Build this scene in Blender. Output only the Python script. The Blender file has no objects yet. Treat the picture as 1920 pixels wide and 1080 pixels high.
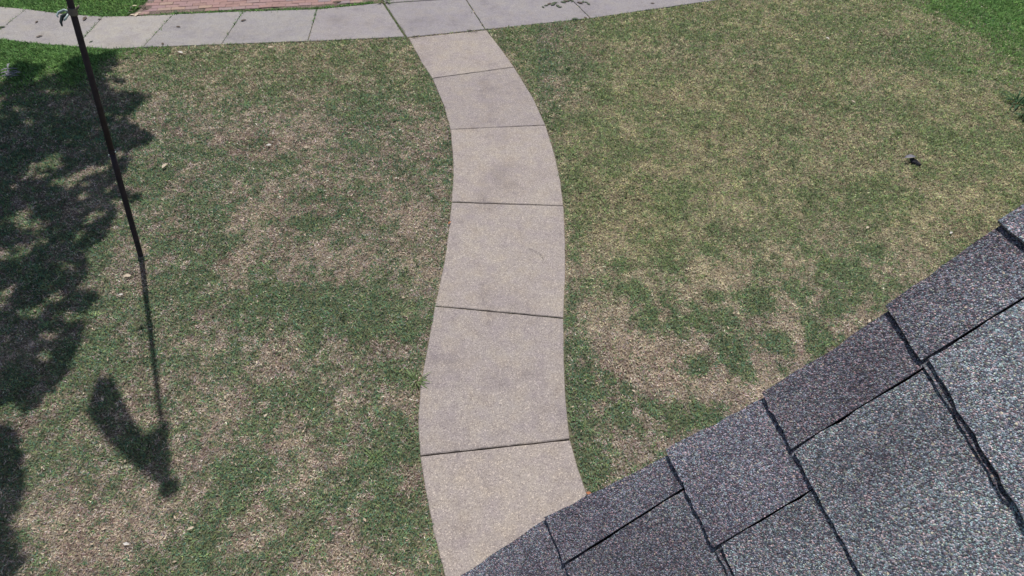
import bpy, bmesh, math, random
import numpy as np
from mathutils import Vector, Matrix

random.seed(7)
rng = np.random.default_rng(7)
scn = bpy.context.scene
COL = scn.collection

# ------------------------------------------------------------------ camera
FPX, PITCH, ROLL, CAM_H = 1100.0, 49.5, 3.0, 4.35          # focal length in photo pixels (1920 wide)
_t, _r = math.radians(PITCH), math.radians(ROLL)
F = Vector((0, math.cos(_t), -math.sin(_t)))
_U = Vector((0, math.sin(_t), math.cos(_t))); _R = Vector((1, 0, 0))
R = _R * math.cos(_r) + _U * math.sin(_r)
U = -_R * math.sin(_r) + _U * math.cos(_r)
C0 = Vector((0, 0, CAM_H))
cd = bpy.data.cameras.new('camera'); cam = bpy.data.objects.new('camera', cd); COL.objects.link(cam)
cd.sensor_width = 36.0; cd.lens = 36.0 * FPX / 1920.0
cd.clip_start = 0.02; cd.clip_end = 2000
M = Matrix((R, U, -F)).transposed().to_4x4(); M.translation = C0
cam.matrix_world = M
scn.camera = cam

# ------------------------------------------------------------------ measuring the place: photo pixel -> point on the ground
def ray(x, y):
    return F + R * ((x - 960) / FPX) - U * ((y - 540) / FPX)
def G(x, y, z=0.0):
    r = ray(x, y); return C0 + r * ((z - CAM_H) / r.z)

# flagpole line and, from the shadow of its ball, the sun
POLE_B = G(265, 484)
_n = ray(265, 485).cross(ray(130, 0)).normalized()
POLE_U = (Vector((0, 0, 1)) - _n * _n.z).normalized()
POLE_L = 6.5
POLE_T = POLE_B + POLE_U * POLE_L
SUN = (POLE_T - G(318, 915)).normalized()
SUN_EL = math.asin(SUN.z); SUN_AZ = math.atan2(SUN.x, SUN.y)

# ------------------------------------------------------------------ sky, sun, exposure
w = bpy.data.worlds.new('World'); scn.world = w; w.use_nodes = True
nt = w.node_tree; bg = nt.nodes['Background']
sky = nt.nodes.new('ShaderNodeTexSky'); sky.sky_type = 'NISHITA'; sky.sun_disc = False
sky.sun_elevation = SUN_EL; sky.sun_rotation = SUN_AZ
sky.air_density = 1.0; sky.dust_density = 1.6; sky.ozone_density = 1.0
nt.links.new(sky.outputs[0], bg.inputs[0]); bg.inputs[1].default_value = 0.088
sl = bpy.data.lights.new('sun', 'SUN'); sl.energy = 4.0; sl.angle = math.radians(0.5); sl.color = (1.0, 0.955, 0.90)
so = bpy.data.objects.new('sun', sl); COL.objects.link(so)
so.rotation_euler = SUN.to_track_quat('Z', 'Y').to_euler()
so.location = (0, 0, 20)
scn.view_settings.view_transform = 'Standard'; scn.view_settings.look = 'None'
scn.view_settings.exposure = 0.0; scn.view_settings.gamma = 1.0; scn.view_settings.use_curve_mapping = False
scn.cycles.max_bounces = 5

# ------------------------------------------------------------------ helpers
def tag(o, label=None, cat=None, group=None, kind=None):
    if label: o['label'] = label
    if cat: o['category'] = cat
    if group: o['group'] = group
    if kind: o['kind'] = kind
    return o
def empty(name, loc=(0, 0, 0)):
    o = bpy.data.objects.new(name, None); COL.objects.link(o); o.location = loc; o.empty_display_size = .1
    return o
def obj(name, me, mat, parent=None):
    if mat is not None and not me.materials: me.materials.append(mat)
    o = bpy.data.objects.new(name, me); COL.objects.link(o)
    if parent is not None:
        o.parent = parent
        o.matrix_parent_inverse = Matrix.Translation(parent.location).inverted()
    return o
def mesh(name, vs, fs, smooth=False):
    me = bpy.data.meshes.new(name); me.from_pydata([tuple(v) for v in vs], [], fs); me.update()
    if smooth: me.polygons.foreach_set('use_smooth', [True] * len(me.polygons))
    return me
def bm_mesh(name, bm, smooth=False):
    me = bpy.data.meshes.new(name); bm.to_mesh(me); bm.free()
    if smooth: me.polygons.foreach_set('use_smooth', [True] * len(me.polygons))
    return me
def frame_of(d):
    d = d.normalized(); a = Vector((0, 0, 1)) if abs(d.z) < .9 else Vector((1, 0, 0))
    x = d.cross(a).normalized(); return x, d.cross(x)
def tube(pts, rads, n=14, cap=True):
    vs, fs = [], []
    for i, p in enumerate(pts):
        d = (pts[min(i + 1, len(pts) - 1)] - pts[max(i - 1, 0)])
        if d.length < 1e-7: d = pts[-1] - pts[0]
        x, y = frame_of(d)
        for k in range(n):
            a = 2 * math.pi * k / n
            vs.append(p + (x * math.cos(a) + y * math.sin(a)) * rads[i])
    for i in range(len(pts) - 1):
        for k in range(n):
            fs.append((i * n + k, i * n + (k + 1) % n, (i + 1) * n + (k + 1) % n, (i + 1) * n + k))
    if cap:
        fs.append(tuple(range(n - 1, -1, -1))); fs.append(tuple(range((len(pts) - 1) * n, len(pts) * n)))
    return vs, fs
def inside(P, poly):
    x, y = P[:, 0], P[:, 1]; r = np.zeros(len(P), bool); n = len(poly)
    for i in range(n):
        x1, y1 = poly[i]; x2, y2 = poly[(i + 1) % n]
        if y1 == y2: continue
        c = ((y1 > y) != (y2 > y)) & (x < (x2 - x1) * (y - y1) / (y2 - y1) + x1)
        r ^= c
    return r
class VN:                                            # smooth value noise on the ground plane
    def __init__(self, seed): self.t = np.random.default_rng(seed).random((256, 256))
    def __call__(self, x, y, s, oct=3, gain=.5):
        v = 0; a = 1; tot = 0
        for o in range(oct):
            X = x * s + 37.1 * o; Y = y * s + 91.7 * o
            xi = np.floor(X).astype(int); yi = np.floor(Y).astype(int); fx = X - xi; fy = Y - yi
            fx = fx * fx * (3 - 2 * fx); fy = fy * fy * (3 - 2 * fy)
            g = lambda i, j: self.t[(xi + i) & 255, (yi + j) & 255]
            v = v + a * ((g(0, 0) * (1 - fx) + g(1, 0) * fx) * (1 - fy) + (g(0, 1) * (1 - fx) + g(1, 1) * fx) * fy)
            tot += a; a *= gain; s *= 2.03
        return v / tot

# ------------------------------------------------------------------ materials
def newmat(name):
    m = bpy.data.materials.new(name); m.use_nodes = True
    n = m.node_tree.nodes; l = m.node_tree.links; b = n['Principled BSDF']
    b.inputs['Specular IOR Level'].default_value = .25
    return m, n, l, b
def N(n, t, **k):
    o = n.new(t)
    for a, v in k.items():
        if a.startswith('i_'):
            key = a[2:]; key = int(key) if key.isdigit() else key
            o.inputs[key].default_value = v
        else: setattr(o, a, v)
    return o
def ramp(n, stops, interp='LINEAR'):
    r = n.new('ShaderNodeValToRGB'); r.color_ramp.interpolation = interp
    e = r.color_ramp.elements
    while len(e) > 1: e.remove(e[-1])
    e[0].position = stops[0][0]; e[0].color = (*stops[0][1], 1)
    for p, c in stops[1:]:
        x = e.new(p); x.color = (*c, 1)
    return r
def mixc(n, l, mode, fac, a, b):
    m = n.new('ShaderNodeMix'); m.data_type = 'RGBA'; m.blend_type = mode
    for i, v in ((0, fac), (6, a), (7, b)):
        if hasattr(v, 'node'): l.new(v, m.inputs[i])
        elif isinstance(v, (int, float)): m.inputs[i].default_value = v
        else: m.inputs[i].default_value = (*v, 1)
    return m.outputs[2]

def simple(name, col, rough=.7, metal=0, var=.15, scale=30):
    m, n, l, b = newmat(name)
    tc = N(n, 'ShaderNodeTexCoord'); nz = N(n, 'ShaderNodeTexNoise', i_Scale=scale, i_Detail=6)
    l.new(tc.outputs['Object'], nz.inputs['Vector'])
    lo = tuple(c * (1 - var) for c in col); hi = tuple(min(1, c * (1 + var)) for c in col)
    r = ramp(n, [(.3, lo), (.7, hi)]); l.new(nz.outputs[0], r.inputs[0]); l.new(r.outputs[0], b.inputs['Base Color'])
    b.inputs['Roughness'].default_value = rough; b.inputs['Metallic'].default_value = metal
    return m

def concrete(name, tint, speck=1.0):
    m, n, l, b = newmat(name)
    geo = N(n, 'ShaderNodeNewGeometry'); oi = N(n, 'ShaderNodeObjectInfo')
    p = geo.outputs['Position']
    big = N(n, 'ShaderNodeTexNoise', i_Scale=1.6, i_Detail=5, i_Roughness=.62); l.new(p, big.inputs['Vector'])
    mid = N(n, 'ShaderNodeTexNoise', i_Scale=9.0, i_Detail=6, i_Roughness=.7); l.new(p, mid.inputs['Vector'])
    agg = N(n, 'ShaderNodeTexVoronoi', i_Scale=150.); l.new(p, agg.inputs['Vector'])
    fin = N(n, 'ShaderNodeTexNoise', i_Scale=190.0, i_Detail=2); l.new(p, fin.inputs['Vector'])
    base = ramp(n, [(.30, tuple(c * s for c, s in zip(tint, (.78, .77, .80)))), (.46, tuple(c * s for c, s in zip(tint, (.95, .94, .955)))), (.60, tint),
                    (.8, tuple(c * s for c, s in zip(tint, (1.08, 1.07, 1.02))))])
    l.new(big.outputs[0], base.inputs[0])
    mr = ramp(n, [(.3, (.80, .79, .81)), (.5, (1, 1, 1)), (.72, (1.0, 1.0, 1.0))]); l.new(mid.outputs[0], mr.inputs[0])
    c = mixc(n, l, 'MULTIPLY', .75, base.outputs[0], mr.outputs[0])
    # exposed aggregate: light and dark grains
    sep = N(n, 'ShaderNodeSeparateColor'); l.new(agg.outputs['Color'], sep.inputs[0])
    gr = ramp(n, [(0, (.52, .49, .50)), (.14, (.74, .72, .74)), (.5, (1, 1, 1)), (.86, (1.08, 1.06, 1.04)), (.95, (1.6, 1.58, 1.5)), (1, (1.9, 1.85, 1.75))])
    l.new(sep.outputs[0], gr.inputs[0])
    c = mixc(n, l, 'MULTIPLY', .75 * speck, c, gr.outputs[0])
    fr = ramp(n, [(.3, (.80, .80, .80)), (.7, (1.15, 1.15, 1.15))]); l.new(fin.outputs[0], fr.inputs[0])
    c = mixc(n, l, 'MULTIPLY', .8, c, fr.outputs[0])
    hu = N(n, 'ShaderNodeTexNoise', i_Scale=5.5, i_Detail=4, i_Roughness=.6); l.new(p, hu.inputs['Vector'])
    hr = ramp(n, [(.32, (.955, .95, 1.0)), (.5, (1, 1, 1)), (.68, (1.03, 1.015, .965))]); l.new(hu.outputs[0], hr.inputs[0])
    c = mixc(n, l, 'MULTIPLY', 1., c, hr.outputs[0])
    orr = ramp(n, [(0, (.88, .88, .91)), (.5, (1, 1, 1)), (1, (1.07, 1.06, 1.03))]); l.new(oi.outputs['Random'], orr.inputs[0])
    c = mixc(n, l, 'MULTIPLY', 1.0, c, orr.outputs[0])
    l.new(c, b.inputs['Base Color']); b.inputs['Roughness'].default_value = .9
    bp = N(n, 'ShaderNodeBump', i_Strength=.5, i_Distance=.002); l.new(sep.outputs[1], bp.inputs['Height']); l.new(bp.outputs[0], b.inputs['Normal'])
    return m

M_path = concrete('pinkish path concrete', (.348, .310, .283))
M_walk = concrete('grey sidewalk concrete', (.352, .335, .318), .6)
M_walk_old = concrete('darker worn concrete', (.305, .285, .286), .6)

def grass_mat(name):
    m, n, l, b = newmat(name)
    at = N(n, 'ShaderNodeAttribute', attribute_name='col')
    l.new(at.outputs['Color'], b.inputs['Base Color']); b.inputs['Roughness'].default_value = .65
    b.inputs['Specular IOR Level'].default_value = .2
    tr = N(n, 'ShaderNodeBsdfTranslucent'); l.new(at.outputs['Color'], tr.inputs[0])
    mx = N(n, 'ShaderNodeMixShader', i_0=.22); out = n['Material Output']
    l.new(b.outputs[0], mx.inputs[1]); l.new(tr.outputs[0], mx.inputs[2]); l.new(mx.outputs[0], out.inputs[0])
    return m
M_grass = grass_mat('grass blades')
m, n, l, b = newmat('soil and thatch')
at = N(n, 'ShaderNodeAttribute', attribute_name='col'); geo = N(n, 'ShaderNodeNewGeometry')
nz = N(n, 'ShaderNodeTexNoise', i_Scale=60., i_Detail=4, i_Roughness=.7); l.new(geo.outputs['Position'], nz.inputs['Vector'])
vr = N(n, 'ShaderNodeTexVoronoi', i_Scale=95.); l.new(geo.outputs['Position'], vr.inputs['Vector'])
r1 = ramp(n, [(.3, (.45, .45, .45)), (.7, (1.5, 1.5, 1.5))]); l.new(nz.outputs[0], r1.inputs[0])
sp = N(n, 'ShaderNodeSeparateColor'); l.new(vr.outputs['Color'], sp.inputs[0])
r2 = ramp(n, [(0, (.5, .48, .45)), (.5, (1, 1, 1)), (1, (1.5, 1.42, 1.3))]); l.new(sp.outputs[0], r2.inputs[0])
c = mixc(n, l, 'MULTIPLY', 1., at.outputs['Color'], r1.outputs[0]); c = mixc(n, l, 'MULTIPLY', 1., c, r2.outputs[0])
l.new(c, b.inputs['Base Color']); b.inputs['Roughness'].default_value = .95
bp = N(n, 'ShaderNodeBump', i_Strength=.8, i_Distance=.01); l.new(nz.outputs[0], bp.inputs['Height']); l.new(bp.outputs[0], b.inputs['Normal'])
M_soil = m

# asphalt shingle with mineral granules
def shingle_mat(name, dark=1.0):
    m, n, l, b = newmat(name)
    tc = N(n, 'ShaderNodeTexCoord'); oi = N(n, 'ShaderNodeObjectInfo'); P = tc.outputs['Object']
    wob = N(n, 'ShaderNodeTexNoise', i_Scale=260., i_Detail=1)
    l.new(P, wob.inputs['Vector'])
    v1 = N(n, 'ShaderNodeTexVoronoi', i_Scale=800.); l.new(P, v1.inputs['Vector'])
    v2 = N(n, 'ShaderNodeTexVoronoi', i_Scale=300.); l.new(P, v2.inputs['Vector'])
    s1 = N(n, 'ShaderNodeSeparateColor'); l.new(v1.outputs['Color'], s1.inputs[0])
    s2 = N(n, 'ShaderNodeSeparateColor'); l.new(v2.outputs['Color'], s2.inputs[0])
    g = ramp(n, [(0, (.048, .048, .057)), (.25, (.088, .088, .102)), (.5, (.155, .157, .170)), (.72, (.25, .255, .262)), (.9, (.37, .38, .38)), (1, (.56, .56, .54))])
    l.new(s1.outputs[0], g.inputs[0])
    hue = ramp(n, [(0, (1.35, .88, .88)), (.25, (1.12, .96, 1.02)), (.5, (.92, .98, 1.18)), (.75, (.85, 1.1, 1.08)), (1, (1.2, 1.08, .80))]); l.new(s1.outputs[1], hue.inputs[0])
    c = mixc(n, l, 'MULTIPLY', 1., g.outputs[0], hue.outputs[0])
    # rare large tan granules
    big = N(n, 'ShaderNodeMath', operation='GREATER_THAN', i_1=.982); l.new(s2.outputs[0], big.inputs[0])
    dd = N(n, 'ShaderNodeMath', operation='LESS_THAN', i_1=.34); l.new(v2.outputs['Distance'], dd.inputs[0])
    bm_ = N(n, 'ShaderNodeMath', operation='MULTIPLY'); l.new(big.outputs[0], bm_.inputs[0]); l.new(dd.outputs[0], bm_.inputs[1])
    c = mixc(n, l, 'MIX', bm_.outputs[0], c, (.60, .50, .38))
    # blended shade bands of the shingle print
    bn = N(n, 'ShaderNodeTexNoise', noise_dimensions='4D', i_Scale=6., i_Detail=2); l.new(P, bn.inputs['Vector'])
    mul = N(n, 'ShaderNodeMath', operation='MULTIPLY', i_1=50.); l.new(oi.outputs['Random'], mul.inputs[0]); l.new(mul.outputs[0], bn.inputs['W'])
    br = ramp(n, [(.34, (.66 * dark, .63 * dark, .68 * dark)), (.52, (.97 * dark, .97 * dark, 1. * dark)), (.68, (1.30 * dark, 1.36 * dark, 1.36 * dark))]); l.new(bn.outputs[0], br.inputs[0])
    c = mixc(n, l, 'MULTIPLY', 1., c, oi.outputs['Color'])
    c = mixc(n, l, 'MULTIPLY', 1., c, br.outputs[0])
    l.new(c, b.inputs['Base Color']); b.inputs['Roughness'].default_value = .8
    bp = N(n, 'ShaderNodeBump', i_Strength=1., i_Distance=.0012); l.new(v1.outputs['Distance'], bp.inputs['Height']); bp.invert = True
    l.new(bp.outputs[0], b.inputs['Normal'])
    return m
M_shingle = shingle_mat('grey granule shingle')
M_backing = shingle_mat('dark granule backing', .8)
M_felt = simple('black roofing felt', (.012, .012, .018), .95)
M_wall = simple('cream painted siding', (.55, .52, .46), .8, 0, .05, 8)
M_fascia = simple('white painted board', (.7, .69, .66), .6, 0, .05, 12)
M_pole = simple('dark bronze pole paint', (.040, .030, .038), .6, .1, .3, 20)
M_collar = simple('dull tan plastic collar', (.16, .14, .115), .6)
M_clip = simple('pale plastic clip', (.45, .55, .54), .4)
M_strap = simple('dark strap', (.03, .045, .045), .7)
M_gold = simple('gold ball', (.7, .5, .16), .3, 1.)
M_bark = simple('grey brown bark', (.12, .09, .07), .9, 0, .4, 12)
M_leaf = simple('dark green tree leaf', (.05, .10, .03), .6, 0, .35, 3)
M_flag = simple('plain red cloth', (.35, .05, .05), .8)
M_dleaf = simple('dull green dropped leaf', (.075, .095, .055), .7, 0, .4, 60)
M_dleaf2 = simple('dark brown dry leaf', (.10, .075, .055), .8, 0, .4, 60)
M_pale = simple('pale tan dry leaf', (.54, .45, .34), .8, 0, .2, 60)
M_white = simple('bleached dry leaf', (.58, .55, .50), .8, 0, .1, 60)
M_greyleaf = simple('grey curled dry leaf', (.26, .25, .28), .8, 0, .3, 60)
M_orange = simple('rusty orange dry leaf', (.38, .15, .075), .8, 0, .3, 60)
M_clod = simple('dark earth clod', (.028, .027, .034), .95, 0, .4, 60)
M_weed = simple('dark green weed leaf', (.035, .085, .03), .6, 0, .4, 40)
M_twig = simple('dark twig bark', (.06, .05, .045), .9)

# ------------------------------------------------------------------ paving outlines (measured on the photograph, metres on the ground)
LE = [(766, 72), (790, 118), (810, 148), (832, 200), (844, 244), (849, 300), (849, 340), (846, 380), (841, 430), (833, 490), (815, 575), (803, 640), (788, 720),
      (783, 790), (787, 856), (797, 920), (812, 1000), (833, 1080), (870, 1170)]
RE = [(912, 57), (940, 93), (964, 127), (1000, 185), (1023, 236), (1040, 290), (1051, 340), (1057, 387), (1060, 450), (1060, 520), (1057, 598), (1058, 680), (1062, 760),
      (1069, 825), (1085, 880), (1102, 930), (1125, 990), (1160, 1080), (1190, 1170)]
CUT = [((766, 72), (912, 57)), ((810, 148), (964, 127)), ((844, 244), (1023, 236)), ((846, 380), (1057, 387)), ((815, 575), (1057, 598)), ((787, 856), (1069, 825)), ((870, 1170), (1190, 1170))]
def g2(p): v = G(*p); return (v.x, v.y)
path_polys = []
for (a0, b0), (a1, b1) in zip(CUT[:-1], CUT[1:]):
    i0, i1 = LE.index(a0), LE.index(a1); j0, j1 = RE.index(b0), RE.index(b1)
    path_polys.append([g2(p) for p in LE[i0:i1 + 1]] + [g2(p) for p in reversed(RE[j0:j1 + 1])])
T = {'z': (-130, 2), 'a': (50, 18), 'c': (194, 32), 'd': (325, 28), 'e': (456, 22), 'f': (594, 18), 'g': (718, 6)}
B = {'z': (-230, 52), 'a': (-20, 72), 'c': (143, 88), 'd': (268, 90), 'e': (415, 84), 'f': (577, 78), 'g': (760, 70)}
def quad(t0, t1, b1, b0, tm=(), bm_=()):
    return [g2(p) for p in [t0, *tm, t1, b1, *bm_, b0]]
walk_polys = [quad(T['z'], T['a'], B['a'], B['z']), quad(T['a'], T['c'], B['c'], B['a'], [(118, 27)], [(75, 83)]), quad(T['c'], T['d'], B['d'], B['c'], [(255, 31)], [(205, 93)]),
              quad(T['d'], T['e'], B['e'], B['d']), quad(T['e'], T['f'], B['f'], B['e'])]
old_polys = [quad(T['f'], T['g'], B['g'], B['f']),
             quad((721, 7), (872, -3), (910, 56), (763, 71)), quad((872, -3), (1053, -18), (1107, 35), (910, 56)),
             quad((1053, -18), (1236, -42), (1319, 5), (1107, 35)), quad((1236, -42), (1430, -72), (1530, -30), (1319, 5)),
             quad((700, -34), (846, -44), (872, -3), (721, 7)), quad((846, -44), (1000, -60), (1053, -18), (872, -3))]
apron_line = [(252, 30), (325, 26), (456, 20), (594, 16), (716, 4)]
apron_poly = [g2(p) for p in [(236, 33), (262, 12), (290, -12), (330, -38), (690, -56), (714, 3), (594, 16), (456, 20), (325, 26)]]
paved = path_polys + walk_polys + old_polys + [apron_poly]

def inset(poly, d):
    n = len(poly); P = [Vector(p) for p in poly]
    A = sum(P[i].x * P[(i + 1) % n].y - P[(i + 1) % n].x * P[i].y for i in range(n))
    s = 1 if A > 0 else -1; out = []
    for i in range(n):
        e0 = (P[i] - P[i - 1]).normalized(); e1 = (P[(i + 1) % n] - P[i]).normalized()
        n0 = Vector((-e0.y, e0.x)) * s; n1 = Vector((-e1.y, e1.x)) * s
        m_ = (n0 + n1); k = m_.dot(n0)
        out.append(P[i] + m_ * (d / max(.35, k)))
    return out
def slab(name, poly, z, mat, parent, gap=.006, bev=.007, thick=.09, tilt=0.003):
    # subdivide and roughen the outline so that the edges are not ruler-straight
    fine = []
    n = len(poly)
    for i in range(n):
        a, b_ = Vector(poly[i]), Vector(poly[(i + 1) % n]); k = max(1, int((b_ - a).length / .07))
        for j in range(k): fine.append(a.lerp(b_, j / k))
    o_ = inset(fine, gap); t_ = inset(fine, gap + bev)
    o_ = [v + Vector((random.uniform(-1, 1), random.uniform(-1, 1))) * .0018 for v in o_]
    t_ = [v + Vector((random.uniform(-1, 1), random.uniform(-1, 1))) * .0022 for v in t_]
    cx = sum(p.x for p in o_) / len(o_); cy = sum(p.y for p in o_) / len(o_)
    tx, ty = random.uniform(-tilt, tilt), random.uniform(-tilt, tilt)
    H = lambda p: z + (p.x - cx) * tx + (p.y - cy) * ty
    m_ = len(o_)
    vs = [(p.x, p.y, H(p) - thick) for p in o_] + [(p.x, p.y, H(p) - .005) for p in o_] + [(p.x, p.y, H(p)) for p in t_]
    A = sum(o_[i].x * o_[(i + 1) % m_].y - o_[(i + 1) % m_].x * o_[i].y for i in range(m_))
    fs = []
    for lv in (0, 1):
        for i in range(m_):
            j = (i + 1) % m_; q = (lv * m_ + i, lv * m_ + j, (lv + 1) * m_ + j, (lv + 1) * m_ + i)
            fs.append(q if A > 0 else q[::-1])
    top = list(range(2 * m_, 3 * m_)); fs.append(tuple(top if A > 0 else top[::-1]))
    return obj(name, mesh(name, vs, fs), mat, parent)

E_path = tag(empty('path', (G(940, 500).x, G(940, 500).y, 0)), 'pinkish concrete garden path curving through the lawn', 'path', kind='structure')
for p in path_polys: slab('slab', p, .012 + random.uniform(-.002, .002), M_path, E_path)
E_walk = tag(empty('sidewalk', (G(500, 50).x, G(500, 50).y, 0)), 'grey concrete sidewalk along the top of the lawn', 'sidewalk', kind='structure')
for p in walk_polys: slab('slab', p, .010 + random.uniform(-.002, .002), M_walk, E_walk, gap=.0035, bev=.005)
for p in old_polys: slab('slab', p, .011 + random.uniform(-.002, .002), M_walk_old, E_walk)

# brick apron: every brick a piece, laid in running bond parallel to the sidewalk
m, n, l, b = newmat('old red brick')
oi = N(n, 'ShaderNodeObjectInfo'); geo = N(n, 'ShaderNodeNewGeometry')
rc = ramp(n, [(0, (.31, .20, .175)), (.25, (.345, .215, .19)), (.5, (.32, .215, .21)), (.7, (.37, .24, .20)), (.85, (.29, .23, .235)), (1, (.40, .275, .20))]); l.new(oi.outputs['Random'], rc.inputs[0])
nz = N(n, 'ShaderNodeTexNoise', i_Scale=35., i_Detail=5, i_Roughness=.7); l.new(geo.outputs['Position'], nz.inputs['Vector'])
rr = ramp(n, [(.3, (.80, .80, .83)), (.7, (1.12, 1.12, 1.12))]); l.new(nz.outputs[0], rr.inputs[0])
l.new(mixc(n, l, 'MULTIPLY', 1., rc.outputs[0], rr.outputs[0]), b.inputs['Base Color']); b.inputs['Roughness'].default_value = .9
M_brick = m
E_apron = tag(empty('brick_paving', (G(480, 8).x, G(480, 8).y, 0)), 'old red brick apron between sidewalk and road', 'paving', kind='structure')
bl, bw = .203, .098
def brick_mesh(k):
    q = random.Random(k); bm = bmesh.new(); bmesh.ops.create_cube(bm, size=1)
    for v in bm.verts:
        v.co = Vector((v.co.x * (bl - .005), v.co.y * (bw - .005), v.co.z * .06)) + Vector([q.uniform(-.0015, .0015) for _ in range(3)])
    bmesh.ops.bevel(bm, geom=[e for e in bm.edges if e.verts[0].co.z > 0 and e.verts[1].co.z > 0], offset=.005, segments=1, affect='EDGES')
    return bm_mesh('brick', bm)
bricks = [brick_mesh(k) for k in range(4)]
o0 = Vector((*g2((716, 4)), 0)); o1 = Vector((*g2((252, 30)), 0)); ex = (o1 - o0).normalized(); ey = Vector((ex.y, -ex.x, 0))
if ey.y < 0: ey = -ey
ang = math.atan2(ex.y, ex.x)
bpoly = inset(apron_poly, .02)
nb = 0
for row in range(0, 16):
    for k in range(-3, 26):
        u_ = (k + .5 * (row % 2)) * bl; v_ = (row + .5) * bw
        p = o0 + ex * u_ + ey * v_
        corners = np.array([[(p + ex * a * bl * .42 + ey * c_ * bw * .42).x, (p + ex * a * bl * .42 + ey * c_ * bw * .42).y] for a in (-1, 1) for c_ in (-1, 1)])
        if inside(corners, [(q.x, q.y) for q in bpoly]).all() and nb < 300:
            me = random.choice(bricks); o = obj('brick', me, M_brick, E_apron); nb += 1
            o.location = (p.x - 0, p.y, -.012 + random.uniform(-.004, .004)); o.rotation_euler = (random.uniform(-.02, .02), random.uniform(-.02, .02), ang + random.uniform(-.02, .02))

# ------------------------------------------------------------------ lawn: patch map shared by soil and blades
nA, nB, nC, nD = VN(1), VN(2), VN(3), VN(4)
def spots(lst):
    out = []
    for (x, y, r, s) in lst:
        g = G(x, y); out.append((g.x, g.y, r, s))
    return out
GREEN = spots([(1140, 180, .35, .5), (1240, 380, .3, .3), (1672, 372, .35, .9), 
               
               (1600, 530, .3, .6), (1150, 300, .35, .6), (1080, 430, .2, .4), 
               (600, 600, .5, .5), (720, 560, .4, .7), (480, 560, .4, .5), (350, 520, .4, .4), (560, 760, .4, .5), (740, 1000, .3, .7), (250, 900, .35, .4), (380, 1020, .25, .6), (770, 700, .25, .7),
               (540, 870, .2, .5), (470, 900, .2, .5), (650, 620, .4, .4), (760, 480, .3, .4), (420, 330, .35, .4), (560, 400, .25, .5), (600, 170, .4, .3), (700, 180, .5, .4), (810, 210, .35, .7),
               (820, 320, .25, .6), (330, 900, .2, .4), (700, 830, .25, .4), (150, 620, .4, .3), (940, 80, .3, .7), (1000, 110, .35, .6), (560, 1000, .2, .6), (1060, 350, .2, .6),
               (1500, 380, .3, .3), (1400, 330, .3, .3), (1780, 300, .4, .4), (1100, 120, .4, .4), (790, 170, .3, .7)])
TUFTS = spots([(1217, 603, .15, 1.5), (1190, 553, .17, 1.3), (1276, 612, .13, 1.5), (1309, 599, .15, 1.5), (1369, 665, .18, 1.4), (1448, 639, .17, 1.6), (1421, 566, .18, 1.3), (1303, 685, .12, 1.3), (1388, 692, .12, 1.4), (1177, 728, .07, 1.4), (1230, 764, .12, 1.7), (1270, 784, .14, 1.5), (1316, 777, .13, 1.3), (1164, 784, .14, 1.5), (1092, 757, .11, 1.4), (1092, 790, .11, 1.5), (1118, 889, .16, 1.7), (1072, 652, .08, 1.4), (1074, 600, .08, 1.3), (1533, 626, .17, 1.6), (1566, 579, .17, 1.5), (1527, 659, .10, 1.5), (1500, 553, .15, 1.), (1600, 520, .25, 1.), (1160, 545, .14, 1.1), (1360, 600, .12, 1.), (1076, 560, 0.06, 1.), (1078, 480, 0.07, 1.), (1074, 700, 0.06, 1.), (1080, 420, 0.08, 1.), (1672, 372, 0.26, 1.), (1160, 498, 0.12, 1.), (1255, 500, 0.10, 1.), (1240, 560, 0.10, 1.), (1140, 180, 0.22, 1.), (1200, 205, 0.20, 1.), (1260, 360, 0.20, 1.), (1330, 470, 0.12, 1.), (1560, 500, 0.16, 1.), (1640, 470, 0.15, 1.), (1345, 560, 0.10, 1.), (1500, 440, 0.14, 1.), (600, 610, 0.10, 1.), (520, 560, 0.12, 1.), (700, 590, 0.14, 1.), (760, 620, 0.10, 1.), (560, 420, 0.12, 1.), (640, 450, 0.10, 1.), (480, 620, 0.10, 1.), (350, 600, 0.12, 1.), (700, 1000, 0.12, 1.), (620, 900, 0.10, 1.), (250, 860, 0.10, 1.), (430, 870, 0.10, 1.), (1140, 240, 0.20, 1.)])          # small distinct green clumps
DRY = spots([(1490, 600, .14, .8), (1480, 650, .14, .8), (1450, 720, .16, .9), (1250, 645, .25, .7), (1150, 430, .3, .8), (1130, 480, .2, .6), (1720, 430, .5, .8), (1780, 380, .4, .6), (1300, 560, .15, .5),
             (1380, 540, .3, .4), (1200, 700, .25, .7), (1420, 690, .2, .6), (1300, 170, .5, .4), (1440, 200, .5, .4), (1250, 640, .3, .5), (1487, 573, .09, 1.8), (1494, 620, .09, 1.8), (1498, 665, .09, 1.8), (1200, 660, .2, 1.), (1300, 730, .18, 1.2), (1150, 620, .16, 1.), (1400, 730, .15, 1.4), (1560, 460, .3, .4), (1140, 640, .2, .5),
             (480, 400, .2, .8), (445, 480, .2, .9), (430, 540, .15, .6), (710, 340, .2, .8), (690, 390, .16, .7), (565, 810, .16, .9), (575, 880, .15, .9), (560, 930, .12, .7), (460, 1050, .25, 1.), (640, 1050, .25, 1.),
             (300, 390, .2, .4), (400, 650, .18, .7), (540, 300, .4, .6), (440, 240, .3, .4), (330, 700, .12, .4), (640, 520, .2, .5), (720, 260, .3, .4), (120, 1000, .2, .6), (250, 1020, .3, .7),
             (560, 640, .14, .5), (350, 830, .14, .5), (600, 700, .12, .4), (330, 330, .2, .4), (400, 180, .5, .3), (650, 130, .5, .3), (780, 880, .15, .6), (430, 760, .12, .4), (520, 180, .5, .3)])
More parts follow.
